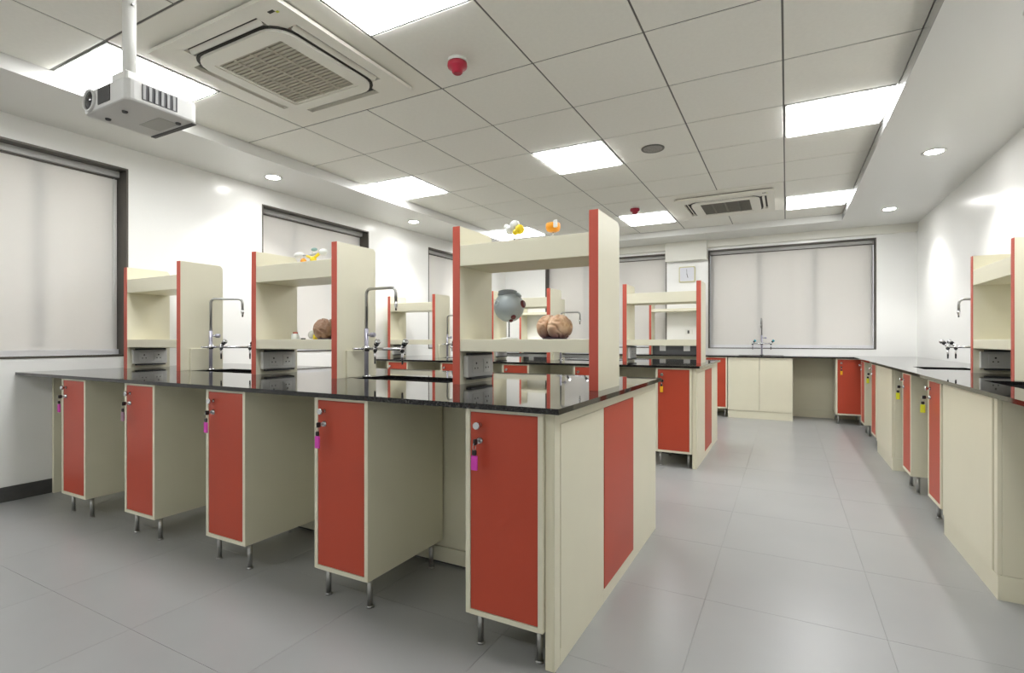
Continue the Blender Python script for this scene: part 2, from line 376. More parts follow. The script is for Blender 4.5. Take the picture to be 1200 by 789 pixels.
# ------------------------------------------------------------------ cassette air conditioners
def cassette(loc, label, cell, gm):
    t = thing('air_conditioner', loc, label, 'air conditioner', 'ceiling cassette units')
    H = 0.535
    slots = [(-0.32, 0.32, 0.385, 0.455), (-0.32, 0.32, -0.455, -0.385), (0.385, 0.455, -0.32, 0.32), (-0.455, -0.385, -0.32, 0.32)]
    MB().box(-H + 0.012, H - 0.012, -H + 0.012, H - 0.012, -0.0085, -0.001).build('shadow_gap', dark_slot, t)  # dark box stands for the shade behind the panel and slots
    MB().slab(-H, H, -H, H, -0.030, -0.009, slots + [(-0.29, 0.29, -0.29, 0.29)], lambda u, v, q: (u, v, q)).build('panel', plastic_bg, t)
    MB().box(-T + 0.008, T - 0.008, -T + 0.008, T - 0.008, 0.0002, 0.012).build('surround_plate', plastic_bg, t, (cell[0] - loc[0], cell[1] - loc[1], 0))
    o = MB(); o.ring(rrect(0, 0, 0.380, 0.380, 0.13), rrect(0, 0, 0.295, 0.295, 0.012), -0.048, -0.0302); o.build('inner_frame', plastic_bg, t)
    MB().ring(rrect(0, 0, 0.398, 0.398, 0.14), rrect(0, 0, 0.381, 0.381, 0.13), -0.034, -0.0302).build('groove_shade', dark_slot, t)  # raised dark ring, colour standing in for a groove's shade
    for s in slots:
        cx, cy = (s[0] + s[1]) / 2, (s[2] + s[3]) / 2; hx, hy = (s[1] - s[0]) / 2 - 0.008, (s[3] - s[2]) / 2 - 0.008
        long_x = hx > hy
        ax = 'X' if long_x else 'Y'
        ang = 0.75 * (1 if (cy > 0 if long_x else cx < 0) else -1)
        M = Matrix.Translation((cx, cy, -0.026)) @ Matrix.Rotation(ang, 4, ax)
        MB().box(-hx, hx, -min(hy, 0.30) if not long_x else -0.016, min(hy, 0.30) if not long_x else 0.016, -0.002, 0.002, 0.0, M).build('louvre', plastic_bg, t) if long_x else \
        MB().box(-0.016, 0.016, -hy, hy, -0.002, 0.002, 0.0, M).build('louvre', plastic_bg, t)
    g = MB()
    for k in range(20):
        y = -0.282 + k * 0.0285
        g.box(-0.284, 0.284, y, y + 0.020, -0.040, -0.0335)
    for x in (-0.145, 0.0, 0.145): g.box(x - 0.009, x + 0.009, -0.285, 0.285, -0.0425, -0.0335)
    go = g.build('grille_slats', gm, t); go['kind'] = 'stuff'
    MB().box(-0.2895, 0.2895, -0.2895, 0.2895, -0.033, -0.010).build('filter', gm, t)
    MB().ring(rrect(0, 0, 0.2945, 0.2945, 0.01), rrect(0, 0, 0.275, 0.275, 0.008), -0.043, -0.029).build('grille_rim', plastic_bg, t)
    MB().box(0.415, 0.455, -0.462, -0.445, -0.0315, -0.0301).build('display_strip', dark_slot, t)
    MB().box(0.455, 0.472, -0.445, -0.432, -0.0315, -0.0301).build('status_label', lime, t)
    return t
cassette((-2.735, 2.185, ZG), 'big ivory ceiling cassette unit at the upper left, beside the projector', (cols[2][0], rows[5][0]), grille_m)
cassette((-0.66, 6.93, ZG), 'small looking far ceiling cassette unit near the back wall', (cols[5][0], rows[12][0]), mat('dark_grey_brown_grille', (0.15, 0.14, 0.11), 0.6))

# ------------------------------------------------------------------ smoke detectors, speaker
for x, y, lab in ((-1.753, 2.593, 'red smoke detector on the ceiling right of the big cassette unit'), (-1.707, 6.54, 'small far red smoke detector in front of a square light')):
    t = thing('smoke_detector', (x, y, ZG), lab, 'smoke detector', 'red smoke detectors')
    MB().lathe([(0.048, -0.02), (0.058, -0.014), (0.058, 0.0)], seg=24).build('base', plastic_w, t)
    MB().lathe([(0.024, -0.085), (0.032, -0.078), (0.034, -0.062), (0.056, -0.05), (0.060, -0.04), (0.058, -0.0205)], seg=24).build('cover', det_red, t)
t = thing('ceiling_speaker', (-1.043, 4.604, ZG), 'round grey ceiling speaker right of the middle square light', 'speaker')
MB().lathe([(0.082, -0.004), (0.098, -0.008), (0.10, 0.0), (0.082, 0.0), (0.082, -0.004)], seg=28, cap=False).build('rim', bar_m, t)
MB().cyl((0, 0, -0.006), 0.081, 0.006, seg=28).build('grille', mat('grey_speaker_mesh', (0.30, 0.29, 0.27), 0.7, noise=0.4, scale=260), t)

# ------------------------------------------------------------------ projector and its mount
t = thing('projector_mount', (-2.365, 1.125, ZG), 'white ceiling pole that carries the projector', 'mount')
MB().lathe([(0.024, -0.615), (0.024, -0.28)], seg=18).build('lower_pole', plastic_w, t)
MB().lathe([(0.029, -0.28), (0.029, 0.0)], seg=18).build('upper_pole', mat('grey_white_enamel', (0.55, 0.57, 0.58), 0.4), t)
MB().lathe([(0.07, -0.006), (0.07, 0.0)], seg=20).build('ceiling_plate', plastic_w, t)
MB().box(-0.05, 0.05, -0.04, 0.04, -0.66, -0.615, 0.004).build('bracket', plastic_w, t)
for sx in (-1, 1): MB().box(sx * 0.056 - 0.005, sx * 0.056 + 0.005, -0.035, 0.035, -0.692, -0.62, 0.002).build('bracket_arm', plastic_w, t)
MB().cyl((0.024, 0, -0.33), 0.006, 0.01, (1, 0, 0), 8).build('bolt', steel, t)
pj = mat('white_projector_plastic', (0.70, 0.70, 0.68), 0.4)
t = thing('projector', (-2.355, 1.165, 2.05), 'white projector hanging upside down at the upper left', 'projector')
hx, hy = 0.165, 0.137
body = MB()
pts = rrect(0, 0, hx, hy, 0.03, 4)
body.prism(pts, 0.0, 0.085)
bo = body.build('body', pj, t)
bv = bo.modifiers.new('bevel', 'BEVEL'); bv.width = 0.008; bv.segments = 2; bv.limit_method = 'ANGLE'
MB().lathe([(0.044, 0.0), (0.044, 0.006), (0.042, 0.009), (0.038, 0.009), (0.037, 0.0)], (-0.098, -hy - 0.0005, 0.044), (0, -1, 0), 26, cap=False).build('lens_ring', pj, t)
MB().lathe([(0.0365, 0.0), (0.0365, 0.003), (0.028, 0.0035), (0.024, 0.006), (0.014, 0.009), (0.002, 0.010)], (-0.098, -hy - 0.0005, 0.044), (0, -1, 0), 26).build('lens', mat('dark_lens_glass', (0.01, 0.01, 0.012), 0.08), t)
MB().box(-0.035, 0.055, -hy - 0.003, -hy + 0.001, 0.014, 0.076, 0.001).build('front_vent', black, t)
v = MB()
for k in range(6): v.box(hx + 0.0013, hx + 0.004, -0.078 + k * 0.022, -0.068 + k * 0.022, 0.018, 0.074)
vo = v.build('side_vent', mat('grey_vent_slats', (0.40, 0.40, 0.40), 0.5), t); vo['kind'] = 'stuff'
MB().box(hx - 0.0008, hx + 0.0012, -0.08, 0.05, 0.016, 0.076).build('vent_recess', mat('vent_recess_grey', (0.07, 0.07, 0.075), 0.6), t)
for x, y in ((-0.11, -0.07), (0.03, -0.075), (0.10, 0.09)): MB().lathe([(0.009, -0.006), (0.011, 0.0)], (x, y, 0), seg=12).build('foot', sock_d, t)
MB().box(-0.06, 0.09, 0.02, 0.10, -0.0012, 0.0, 0.0).build('rating_label', mat('pale_grey_label', (0.50, 0.50, 0.47), 0.5), t)
MB().box(-0.155, 0.155, hy - 0.022, hy - 0.003, -0.003, 0.0).build('rear_edge', sock_d, t)

# ------------------------------------------------------------------ cabinets
CW, CD = 0.315, 0.53
def make_cabinet(loc, label, rz=0.0):
    t = thing('cabinet', loc, label, 'cabinet', 'narrow red-door cabinets', rz)
    z0, z1, s = 0.13, ZU, 0.02
    m = MB()
    m.box(0, s, 0, CD, z0, z1, 0.0012).box(CW - s, CW, 0, CD, z0, z1, 0.0012)
    m.box(s, CW - s, 0, CD, z0, z0 + 0.018).box(s, CW - s, 0, CD, z1 - 0.014, z1).box(s, CW - s, CD - 0.012, CD, z0 + 0.018, z1 - 0.014)
    m.build('carcass', cream, t)
    MB().box(s + 0.0015, CW - s - 0.0015, 0.002, 0.02, z0 + 0.0195, z1 - 0.0155, 0.001).build('door', red, t)
    MB().lathe([(0.0095, 0.0), (0.0095, 0.004), (0.006, 0.008), (0.0065, 0.016), (0.0135, 0.020), (0.0145, 0.026), (0.0125, 0.031)], (0.062, 0.0015, 0.829), (0, -1, 0), 16).build('knob', chrome, t)
    MB().lathe([(0.0135, 0.0), (0.0135, 0.004), (0.0105, 0.006), (0.0095, 0.012)], (0.062, 0.0015, 0.772), (0, -1, 0), 16).build('lock', chrome, t)
    for x in (0.035, CW - 0.035):
        for y in (0.05, CD - 0.05):
            l = MB().lathe([(0.0115, 0.008), (0.0115, z0)], (x, y, 0), seg=14).build('leg', steel, t)
            MB().lathe([(0.0155, 0.0), (0.0155, 0.006), (0.013, 0.008)], (x, y, 0), seg=14).build('leg_foot', steel, l)
    return t
CX = [-1.052, -1.85, -2.646, -3.438, -4.22]
I1, I2 = 1.61, 4.75
cab_lab = ['red-door cabinet at the near right corner of the near island', 'second red-door cabinet from the right end of the near island', 'middle red-door cabinet of the five under the near island',
           'fourth red-door cabinet from the right end of the near island', 'leftmost red-door cabinet of the near island, next to the left wall']
cab0 = make_cabinet((CX[0], I1, 0), cab_lab[0])
for k in range(1, 5): copy_thing(cab0, (CX[k], I1, 0), cab_lab[k])
cab_lab2 = ['red-door cabinet with an amber tag at the far island, right end', 'second red-door cabinet from the right end of the far island, behind the tall upright', 'third red-door cabinet of the far island, seen beneath the nearest rack shelf',
            'red-door cabinet of the far island, fourth from its right end, left of the nearest rack', 'red-door cabinet of the far island nearest the left wall, seen past the sink tap']
for k in range(5): copy_thing(cab0, (CX[k], I2, 0), cab_lab2[k])
YBC = 8.21    # front of the back run
copy_thing(cab0, (-1.09, YBC, 0), 'red-door cabinet on the back run, left of the cream double cabinet')
copy_thing(cab0, (0.585, YBC, 0), 'red-door cabinet in the back right corner with an orange tag')
XRC = 0.81    # front of the right run
RCY = [4.23, 5.07, 6.78, 7.655]
rc_lab = ['nearest red-door cabinet of the right run, beyond the big cream cabinet', 'second red-door cabinet of the right run, with a lime tag', 'third red-door cabinet of the right run, beyond the far cream cabinet', 'farthest red-door cabinet of the right run, by the back corner']
for y, lab in zip(RCY, rc_lab): copy_thing(cab0, (XRC, y, 0), lab, -PI / 2)

def key_tag(loc, m, label, rz=0.0, turn=0.0):
    """key in the lock, ring and hanging tag; origin at the lock face, -y outwards"""
    t = thing('key_tag', loc, label, 'key', 'keys hanging in cabinet locks', rz)
    MB().box(-0.002, 0.002, -0.011, -0.0005, -0.004, 0.004).build('key_blade', steel, t)
    MB().box(-0.0055, 0.0055, -0.031, -0.011, -0.011, 0.011, 0.003).build('key_head', black, t)
    MB().tube([(-0.000, -0.027 + 0.010 * math.cos(a), -0.016 + 0.013 * math.sin(a)) for a in [2 * PI * k / 16 for k in range(17)]], 0.0012, 6).build('ring', steel, t)
    R = Matrix.Translation((0, -0.027, 0)) @ Matrix.Rotation(turn, 4, 'Z')
    MB().box(-0.009, 0.009, -0.005, 0.005, -0.047, -0.027, 0.003, R).build('fob_head', black, t)
    MB().box(-0.013, 0.013, -0.004, 0.004, -0.100, -0.0475, 0.002, R).build('tag_plate', m, t)
    return t
kl = 0.0105
for x, y, m, lab in ((CX[0], I1, pink, 'magenta key tag hanging on the near island corner cabinet'), (CX[1], I1, pink, 'magenta key tag on the second cabinet from the near island corner'),
                     (CX[2], I1, pink, 'magenta key tag on the middle cabinet of the near island'), (CX[3], I1, mauve, 'dull mauve key tag on the fourth cabinet of the near island'),
                     (CX[4], I1, pink, 'magenta key tag on the leftmost cabinet of the near island'), (CX[0], I2, yellow, 'amber key tag on the far island cabinet'),
                     (0.585, YBC, yellow, 'orange yellow key tag on the back corner cabinet')):
    key_tag((x + 0.062, y - kl - 0.0005, 0.772), m, lab)
for y, lab in zip(RCY[:3], ('lime key tag on the nearest cabinet of the right run', 'lime key tag on the second cabinet of the right run', 'lime key tag on the third cabinet of the right run')):
    key_tag((XRC - kl - 0.0005, y - 0.062, 0.772), lime, lab, -PI / 2, 1.25)

def sink_cabinet(loc, width, label, rz, doors, lip=0.0):
    t = thing('sink_cabinet', loc, label, 'cabinet', 'wide cream cabinets', rz)
    m = MB(); m.box(0, 0.018, 0.02, CD, 0.11, ZU, 0.0015).box(width - 0.018, width, 0.02, CD, 0.11, ZU, 0.0015)
    m.box(0.018, width - 0.018, 0.02, CD, 0.11, 0.128).box(0.018, width - 0.018, CD - 0.012, CD, 0.128, ZU); m.build('carcass', cream, t)
    MB().box(0.0, width, 0.006, CD - 0.02, 0.0, 0.109, 0.001).build('plinth', cream, t)
    w_ = (width - lip) / doors
    for k in range(doors):
        MB().box(k * w_ + 0.002, (k + 1) * w_ - 0.002, 0.0, 0.0195, 0.113, ZU - 0.006, 0.0015).build('door', cream, t)
    if lip: MB().box(width - lip + 0.012, width, 0.004, 0.0195, 0.113, ZU - 0.006, 0.001).build('side_lip', cream, t)
    return t
sink_cabinet((-0.766, YBC, 0), 0.841, 'cream double-door cabinet under the back window', 0, 2)
sink_cabinet((XRC, 3.87, 0), 0.875, 'large cream cabinet nearest the camera in the right run', -PI / 2, 1, 0.05)
sink_cabinet((XRC, 6.40, 0), 0.86, 'cream cabinet farther along the right run, between red-door cabinets', -PI / 2, 1)

# ------------------------------------------------------------------ island cores, end panels, worktops, sinks
def island(front, word, order):
    y0, y1 = front + 0.015, front + 1.555
    core = thing('service_core', (0, front, 0), 'cream back panels under the %s island worktop' % word, 'panel', 'island service cores')
    for a, b in ((CX[4] - 0.6, CX[4]), (CX[4], CX[3]), (CX[3], CX[2]), (CX[2], CX[1]), (CX[1], CX[0]), (CX[0], -0.742)):
        MB().box(a + 0.001, b - 0.001, 0.545, 0.57, 0.09, ZU, 0.001).build('back_panel', cream, core)
    MB().box(CX[4] - 0.6, -0.742, 0.538, 0.56, 0.014, 0.0885, 0.001).build('plinth', cream, core)
    MB().box(CX[4] - 0.6, -0.742, 1.0, 1.025, 0.0, ZU).build('rear_panel', cream, core)
    MB().box(CX[4] - 0.6, -0.742, 0.552, 0.575, 0.0, 0.0135).build('floor_batten', skirt_m, core)
    MB().box(XL + 0.013, XL + 0.04, 0.18, 0.54, 0.0, ZU, 0.001).build('wall_panel', cream, core)
    e = thing('end_panel', (-0.70, y0, 0), 'cream and red end panel of the %s island facing the aisle' % word, 'panel', 'island end panels')
    L = y1 - y0
    MB().box(-0.0355, -0.004, 0, L, 0, ZU, 0.002).build('backing', cream_edge, e)
    MB().box(-0.0036, 0.0, 0.0, 0.050, 0.0, ZU, 0.001).build('edge_strip', cream, e)
    MB().box(-0.0036, 0.002, 0.0525, 0.472, 0.058, 0.845, 0.0012).build('access_panel', cream, e)
    MB().box(-0.0036, 0.0, 0.0505, 0.538, 0.0, 0.0565).build('kick_strip', cream, e)
    MB().box(-0.0036, 0.0, 0.0505, L, 0.8465, ZU).build('top_strip', cream, e)
    MB().box(-0.0036, 0.0, 0.4735, 0.538, 0.058, 0.845).build('stile', cream, e)
    MB().box(-0.0036, 0.003, 0.54, 1.017, 0.0600, 0.845, 0.0012).build('red_panel', red, e)
    MB().box(-0.0036, 0.0, 0.5385, 1.02, 0.0, 0.0585).build('kick_strip', cream, e)
    MB().box(-0.0036, 0.0, 1.0195, L, 0.0, 0.845, 0.001).build('far_panel', cream, e)
    holes = [(-2.285, -1.60, front + 0.66, front + 0.975), (-3.90, -3.21, front + 0.66, front + 0.975)]
    wt = MB().slab(XL + 0.001, -0.668, front - 0.025, front + 1.575, ZU, ZT, holes, lambda u, v, q: (u, v, q)).build('worktop', granite)
    tag(wt, 'glossy black granite worktop of the %s island' % word, 'worktop', 'black granite worktops')
    for k, h in enumerate(holes):
        s = thing('sink', ((h[0] + h[1]) / 2, (h[2] + h[3]) / 2, ZU - 0.2), 'black sink sunk in the %s island between its %s racks' % (word, ('right and middle', 'middle and left')[k]), 'sink', 'black resin sinks')
        a, b = (h[1] - h[0]) / 2 + 0.008, (h[3] - h[2]) / 2 + 0.008
        m = MB(); m.box(-a, a, -b, b, 0, 0.006)
        m.box(-a, -a + 0.007, -b, b, 0.006, 0.1995).box(a - 0.007, a, -b, b, 0.006, 0.1995).box(-a + 0.007, a - 0.007, -b, -b + 0.007, 0.006, 0.1995).box(-a + 0.007, a - 0.007, b - 0.007, b, 0.006, 0.1995)
        m.build('basin', sink_black, s)
        MB().lathe([(0.03, 0.006), (0.03, 0.009), (0.02, 0.009), (0.018, 0.007)], seg=16).build('drain', steel, s)
island(I1, 'near', 0)
island(I2, 'far', 1)

# wall runs: worktops, back panels, sinks
RS = [(0.98, 1.325, 3.25, 3.835), (0.95, 1.30, 5.085, 5.52)]
BS = [(-0.64, -0.04, 8.36, 8.66)]
wt = MB().slab(0.785, XR - 0.001, 1.2, YB - 0.001, ZU, ZT, RS, lambda u, v, q: (u, v, q)).build('worktop', granite)
tag(wt, 'black granite worktop along the right wall', 'worktop', 'black granite worktops')
wt = MB().slab(XL + 0.001, 0.784, 8.19, YB - 0.001, ZU, ZT, BS, lambda u, v, q: (u, v, q)).build('worktop', granite)
tag(wt, 'black granite worktop along the back wall under the windows', 'worktop', 'black granite worktops')
for h, lab in ((RS[0], 'black sink in the right worktop on the near side of the rack'), (RS[1], 'black sink in the right worktop beyond the rack'), (BS[0], 'dark sink in the back worktop under the window')):
    s = thing('sink', ((h[0] + h[1]) / 2, (h[2] + h[3]) / 2, ZU - 0.2), lab, 'sink', 'black resin sinks')
    a, b = (h[1] - h[0]) / 2 + 0.008, (h[3] - h[2]) / 2 + 0.008
    m = MB(); m.box(-a, a, -b, b, 0, 0.006)
    m.box(-a, -a + 0.007, -b, b, 0.006, 0.1995).box(a - 0.007, a, -b, b, 0.006, 0.1995).box(-a + 0.007, a - 0.007, -b, -b + 0.007, 0.006, 0.1995).box(-a + 0.007, a - 0.007, b - 0.007, b, 0.006, 0.1995)
    m.build('basin', sink_black, s)
    MB().lathe([(0.03, 0.006), (0.03, 0.009), (0.02, 0.009), (0.018, 0.007)], seg=16).build('drain', steel, s)
t = thing('knee_panel', (0, YB - 0.05, 0), 'cream back panel in the knee space under the back worktop', 'panel')
MB().box(-2.6, 0.95, 0, 0.02, 0.115, ZU).build('back_panel', cream, t); MB().box(-2.6, 0.95, -0.012, 0.02, 0.0, 0.113).build('plinth', cream, t)
t = thing('knee_panel', (1.37, 0, 0), 'cream back panel in the knee spaces along the right wall', 'panel')
MB().box(0, 0.02, 1.2, 7.7, 0.115, ZU).build('back_panel', cream, t); MB().box(-0.012, 0.02, 1.2, 7.7, 0.0, 0.113).build('plinth', cream, t)

# ------------------------------------------------------------------ reagent racks
RW, RD, UP = 0.785, 0.33, 0.043
def make_rack(loc, label, rz=0.0, h=1.727 - ZT):
    t = thing('reagent_rack', loc, label, 'shelf', 'cream shelf racks on the worktops', rz)
    for a in (0.0, RW - UP):
        # upright with its top back corner cut off a little
        u = MB()
        prof = [(0.004, 0.0), (RD, 0.0), (RD, h - 0.02), (RD - 0.02, h), (0.004, h)]
        lo = [u.bm.verts.new((a, y, z)) for y, z in prof]; hi = [u.bm.verts.new((a + UP, y, z)) for y, z in prof]
        for k in range(5): u.bm.faces.new((lo[k], lo[(k + 1) % 5], hi[(k + 1) % 5], hi[k]))
        u.bm.faces.new(lo[::-1]); u.bm.faces.new(hi)
        uo = u.build('upright', cream, t)
        MB().box(a, a + UP, 0.0, 0.0039, 0, h, 0.0008).build('edge_band', red_edge, uo, label='red front edge')
    s = MB(); s.box(UP + 0.0005, RW - UP - 0.0005, 0.003, RD - 0.01, h - 0.207, h - 0.100, 0.0015); s.build('upper_shelf', cream, t)
    s = MB(); s.box(UP + 0.0005, RW - UP - 0.0005, 0.003, RD - 0.01, 0.171, 0.233, 0.0015); s.build('lower_shelf', cream, t)
    b = MB().box(UP + 0.0005, UP + 0.028, 0.035, 0.295, 0.034, 0.149, 0.003).build('socket_box', sock_m, t)
    for z in (0.022, 0.150): MB().box(UP + 0.0006, UP + 0.034, 0.06, 0.28, z, z + 0.010, 0.001).build('socket_rail', sock_d, b)
    for y in (0.115, 0.225):
        MB().box(UP + 0.0282, UP + 0.0305, y - 0.036, y + 0.036, 0.055, 0.128, 0.001).build('outlet', plastic_w if y > 0.2 else sock_m, b)
        q = MB()
        for dy, dz, r in ((0, 0.018, 0.006), (-0.013, -0.008, 0.0045), (0.013, -0.008, 0.0045)): q.cyl((UP + 0.0305, y + dy, 0.088 + dz), r, 0.0006, (1, 0, 0), 8)
        q.build('outlet_holes', black, b)
    MB().box(RW + 0.0003, RW + 0.016, 0.07, RD - 0.01, 0.0, 0.165, 0.002).build('service_cover', cream, t)
    return t
RX = [-1.53, -3.148, -4.752]
rack_lab = ['nearest cream shelf rack with red edges at the right end of the near island', 'middle shelf rack of the near island, with a brown brain model', 'left shelf rack of the near island, in front of the left wall']
rack0 = make_rack((RX[1], 2.22, ZT), rack_lab[1])
copy_thing(rack0, (RX[0], 2.22, ZT), rack_lab[0], skip=('service_cover',))
copy_thing(rack0, (RX[2], 2.22, ZT), rack_lab[2])
copy_thing(rack0, (RX[0], 2.22 + 3.14, ZT), 'shelf rack at the right end of the far island, in front of the clock', skip=('service_cover',))
copy_thing(rack0, (RX[1], 2.22 + 3.14, ZT), 'shelf rack in the middle of the far island, seen through the nearest rack')
copy_thing(rack0, (RX[2], 2.22 + 3.14, ZT), 'shelf rack of the far island by the left wall, seen beyond the middle tap')
copy_thing(rack0, (1.146, 4.74, ZT), 'shelf rack standing on the right worktop at the right edge', -PI / 2, skip=('service_cover',))

def wall_rack(loc, label):
    t = thing('wall_rack', loc, label, 'shelf', 'shelf racks against the back wall')
    h = 0.97
    for a in (0.0, 0.80 - 0.035):
        uo = MB().box(a, a + 0.035, 0.004, 0.27, 0, h, 0.0015).build('upright', cream, t)
        MB().box(a, a + 0.035, 0.0, 0.0039, 0, h, 0.0008).build('edge_band', red_edge, uo, label='red front edge')
    MB().box(0.0355, 0.7645, 0.003, 0.26, 0.690, 0.735, 0.0015).build('upper_shelf', cream, t)
    MB().box(0.0355, 0.7645, 0.003, 0.26, 0.195, 0.23, 0.0015).build('lower_shelf', cream, t)
    MB().box(0.0355, 0.7645, 0.10, 0.26, 0.0, 0.193, 0.002).build('under_shelf_shade', sock_d, t)  # dark block painted as the shade beneath the lower shelf
    for x in (0.2, 0.58): MB().box(x - 0.05, x + 0.05, 0.0965, 0.0998, 0.05, 0.15, 0.001).build('outlet', sock_m, t)
    return t
wall_rack((-2.0, 8.56, ZT), 'shelf rack against the back wall below the clock')
wall_rack((-4.40, 8.56, ZT), 'shelf rack against the back wall in the far left corner')

# ------------------------------------------------------------------ laboratory taps
def make_faucet(loc, label, rz=0.0, taps=(0.085, 0.30), both=False, cap=black):
    t = thing('lab_faucet', loc, label, 'faucet', 'laboratory taps at the sinks', rz)
    MB().lathe([(0.026, 0.0), (0.026, 0.006), (0.016, 0.012)], seg=18).build('flange', chrome, t)
    MB().lathe([(0.0125, 0.012), (0.0125, 0.30)], seg=14).build('pole', tube_lilac, t)
    arc = [(0, 0, 0.30), (0, 0, 0.515)] + [(0.032 - 0.032 * math.cos(a), 0, 0.515 + 0.032 * math.sin(a)) for a in (0.4, 0.8, 1.2, PI / 2)] + \
          [(0.205, 0, 0.547)] + [(0.205 + 0.032 * math.sin(a), 0, 0.515 + 0.032 * math.cos(a)) for a in (0.4, 0.8, 1.2, PI / 2)] + [(0.237, 0, 0.455)]
    MB().tube(arc, 0.0095, 10).build('gooseneck', steel, t)
    MB().lathe([(0.0115, 0.0), (0.0115, -0.014), (0.007, -0.034), (0.0055, -0.05)], (0.237, 0, 0.457), seg=12).build('nozzle', chrome, t)
    x0 = -taps[-1] if both else 0.0
    MB().tube([(x0, -0.014, 0.175), (taps[-1], -0.014, 0.175)], 0.0085, 10).build('crossbar', chrome, t)
    if not both: MB().tube([(-0.004, -0.012, 0.175), (-0.018, -0.095, 0.175)], 0.0075, 10).build('lever', chrome, t)
    MB().lathe([(0.021, -0.016), (0.021, 0.016)], (0, -0.004, 0.175), seg=16).build('manifold', chrome, t)
    xs = list(taps) if not both else [-taps[-1], taps[-1]]
    for x in xs:
        v = MB(); v.lathe([(0.013, -0.018), (0.013, 0.02)], (x, -0.016, 0.175), seg=12)
        v.lathe([(0.010, 0.0), (0.012, 0.022)], (x, -0.016, 0.182), (0.66, -0.28, 0.68), 12); vo = v.build('tap', chrome, t)
        MB().lathe([(0.012, 0.0225), (0.015, 0.026), (0.015, 0.040), (0.012, 0.043)], (x, -0.016, 0.182), (0.66, -0.28, 0.68), 10).build('tap_handle', black, vo)
        MB().lathe([(0.0165, 0.0435), (0.018, 0.047), (0.018, 0.060), (0.013, 0.064)], (x, -0.016, 0.182), (0.66, -0.28, 0.68), 10).build('tap_cap', chrome if cap is black else cap, vo)
        MB().lathe([(0.0085, 0.0), (0.007, -0.03), (0.005, -0.075)], (x, -0.016, 0.158), seg=10).build('tap_spout', chrome, vo)
    hv = MB().lathe([(0.008, 0.0), (0.008, 0.026)], (0.0125, 0, 0.262), (1, 0, 0), 10).build('valve_stem', chrome, t)
    MB().lathe([(0.014, 0.0), (0.015, 0.004), (0.015, 0.026), (0.012, 0.03)], (0.038, 0, 0.262), (1, 0, 0), 12).build('valve_handle', tube_lilac, hv)
    return t
fa = make_faucet((-2.318, 2.42, ZT), 'tall gooseneck lab tap beside the middle rack of the near island')
copy_thing(fa, (-3.915, 2.42, ZT), 'gooseneck lab tap beside the left rack of the near island', 0.55)
copy_thing(fa, (-2.318, 2.42 + 3.14, ZT), 'far gooseneck lab tap seen above the brain model on the nearest shelf', 0.0)
copy_thing(fa, (-3.915, 2.42 + 3.14, ZT), 'far gooseneck lab tap left of the nearest rack upright', 0.0)
make_faucet((1.42, 5.22, ZT), 'gooseneck lab tap at the right wall beyond the right rack', PI + 0.12, (0.25, 0.30))
make_faucet((-0.335, 8.71, ZT), 'gooseneck lab tap with teal caps in front of the back window', -PI / 2, (0.30,)) if False else None
bf = make_faucet((-0.335, 8.70, ZT), 'gooseneck lab tap with teal caps in front of the back window', 0.0, (0.125,), True, teal)
for ch in bf.children:
    if ch.name.split('.')[0] in ('gooseneck', 'nozzle'): ch.rotation_euler = (0, 0, -PI / 2)

# ------------------------------------------------------------------ models on the racks
shelf_lo, shelf_up = ZT + 0.2335, ZT + (1.727 - ZT) - 0.0995
def make_brain(loc, label, m, s=1.0, rz=0.0):
    t = thing('brain_model', loc, label, 'model', 'anatomical brain models', rz)
    MB().lathe([(0.058 * s, 0.0), (0.062 * s, 0.006 * s), (0.050 * s, 0.012 * s)], seg=24).build('base', mat('dark_purple_base', (0.05, 0.03, 0.045), 0.4), t)
    for sgn in (-1, 1):
        bm = MB(); bm.ball((0, 0, 0), 1.0, 72, 48)
        for v in bm.bm.verts:
            p = v.co.copy()
            q = Vector((p.x * 2.0 + sgn * 3.1, p.y * 2.6, p.z * 2.2)) * 0.72
            q = q + 0.55 * noise.noise_vector(q * 1.1)
            fold = 1.0 - min(1.0, abs(noise.noise(q * 1.5)) * 5.0)          # sulci: narrow grooves along the zero lines
            r = 1.02 - 0.13 * fold
            x = sgn * max(0.0028, sgn * (p.x * r * 0.050 + sgn * 0.030)) * s
            v.co = Vector((x, p.y * r * 0.082 * s, (max(p.z, -0.80) * r * 0.062 + 0.057) * s))
        bm.build('hemisphere', m, t)
    bm = MB(); bm.ball((0, 0.060 * s, 0.028 * s), 0.03 * s, 20, 12, 1.5, 0.9, 0.65); bm.build('cerebellum', m, t)
    return t
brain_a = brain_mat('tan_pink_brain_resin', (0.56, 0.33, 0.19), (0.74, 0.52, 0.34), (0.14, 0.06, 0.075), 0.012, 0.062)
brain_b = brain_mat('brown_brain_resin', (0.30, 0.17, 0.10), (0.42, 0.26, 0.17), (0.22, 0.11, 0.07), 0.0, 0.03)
make_brain((-0.995, 2.31, shelf_lo), 'tan brain model with dark underside on the nearest rack lower shelf', brain_a, 1.0, -0.2)
make_brain((-2.555, 2.335, shelf_lo), 'brown brain model on the middle rack lower shelf, partly behind the upright', brain_b, 1.10, 1.2)

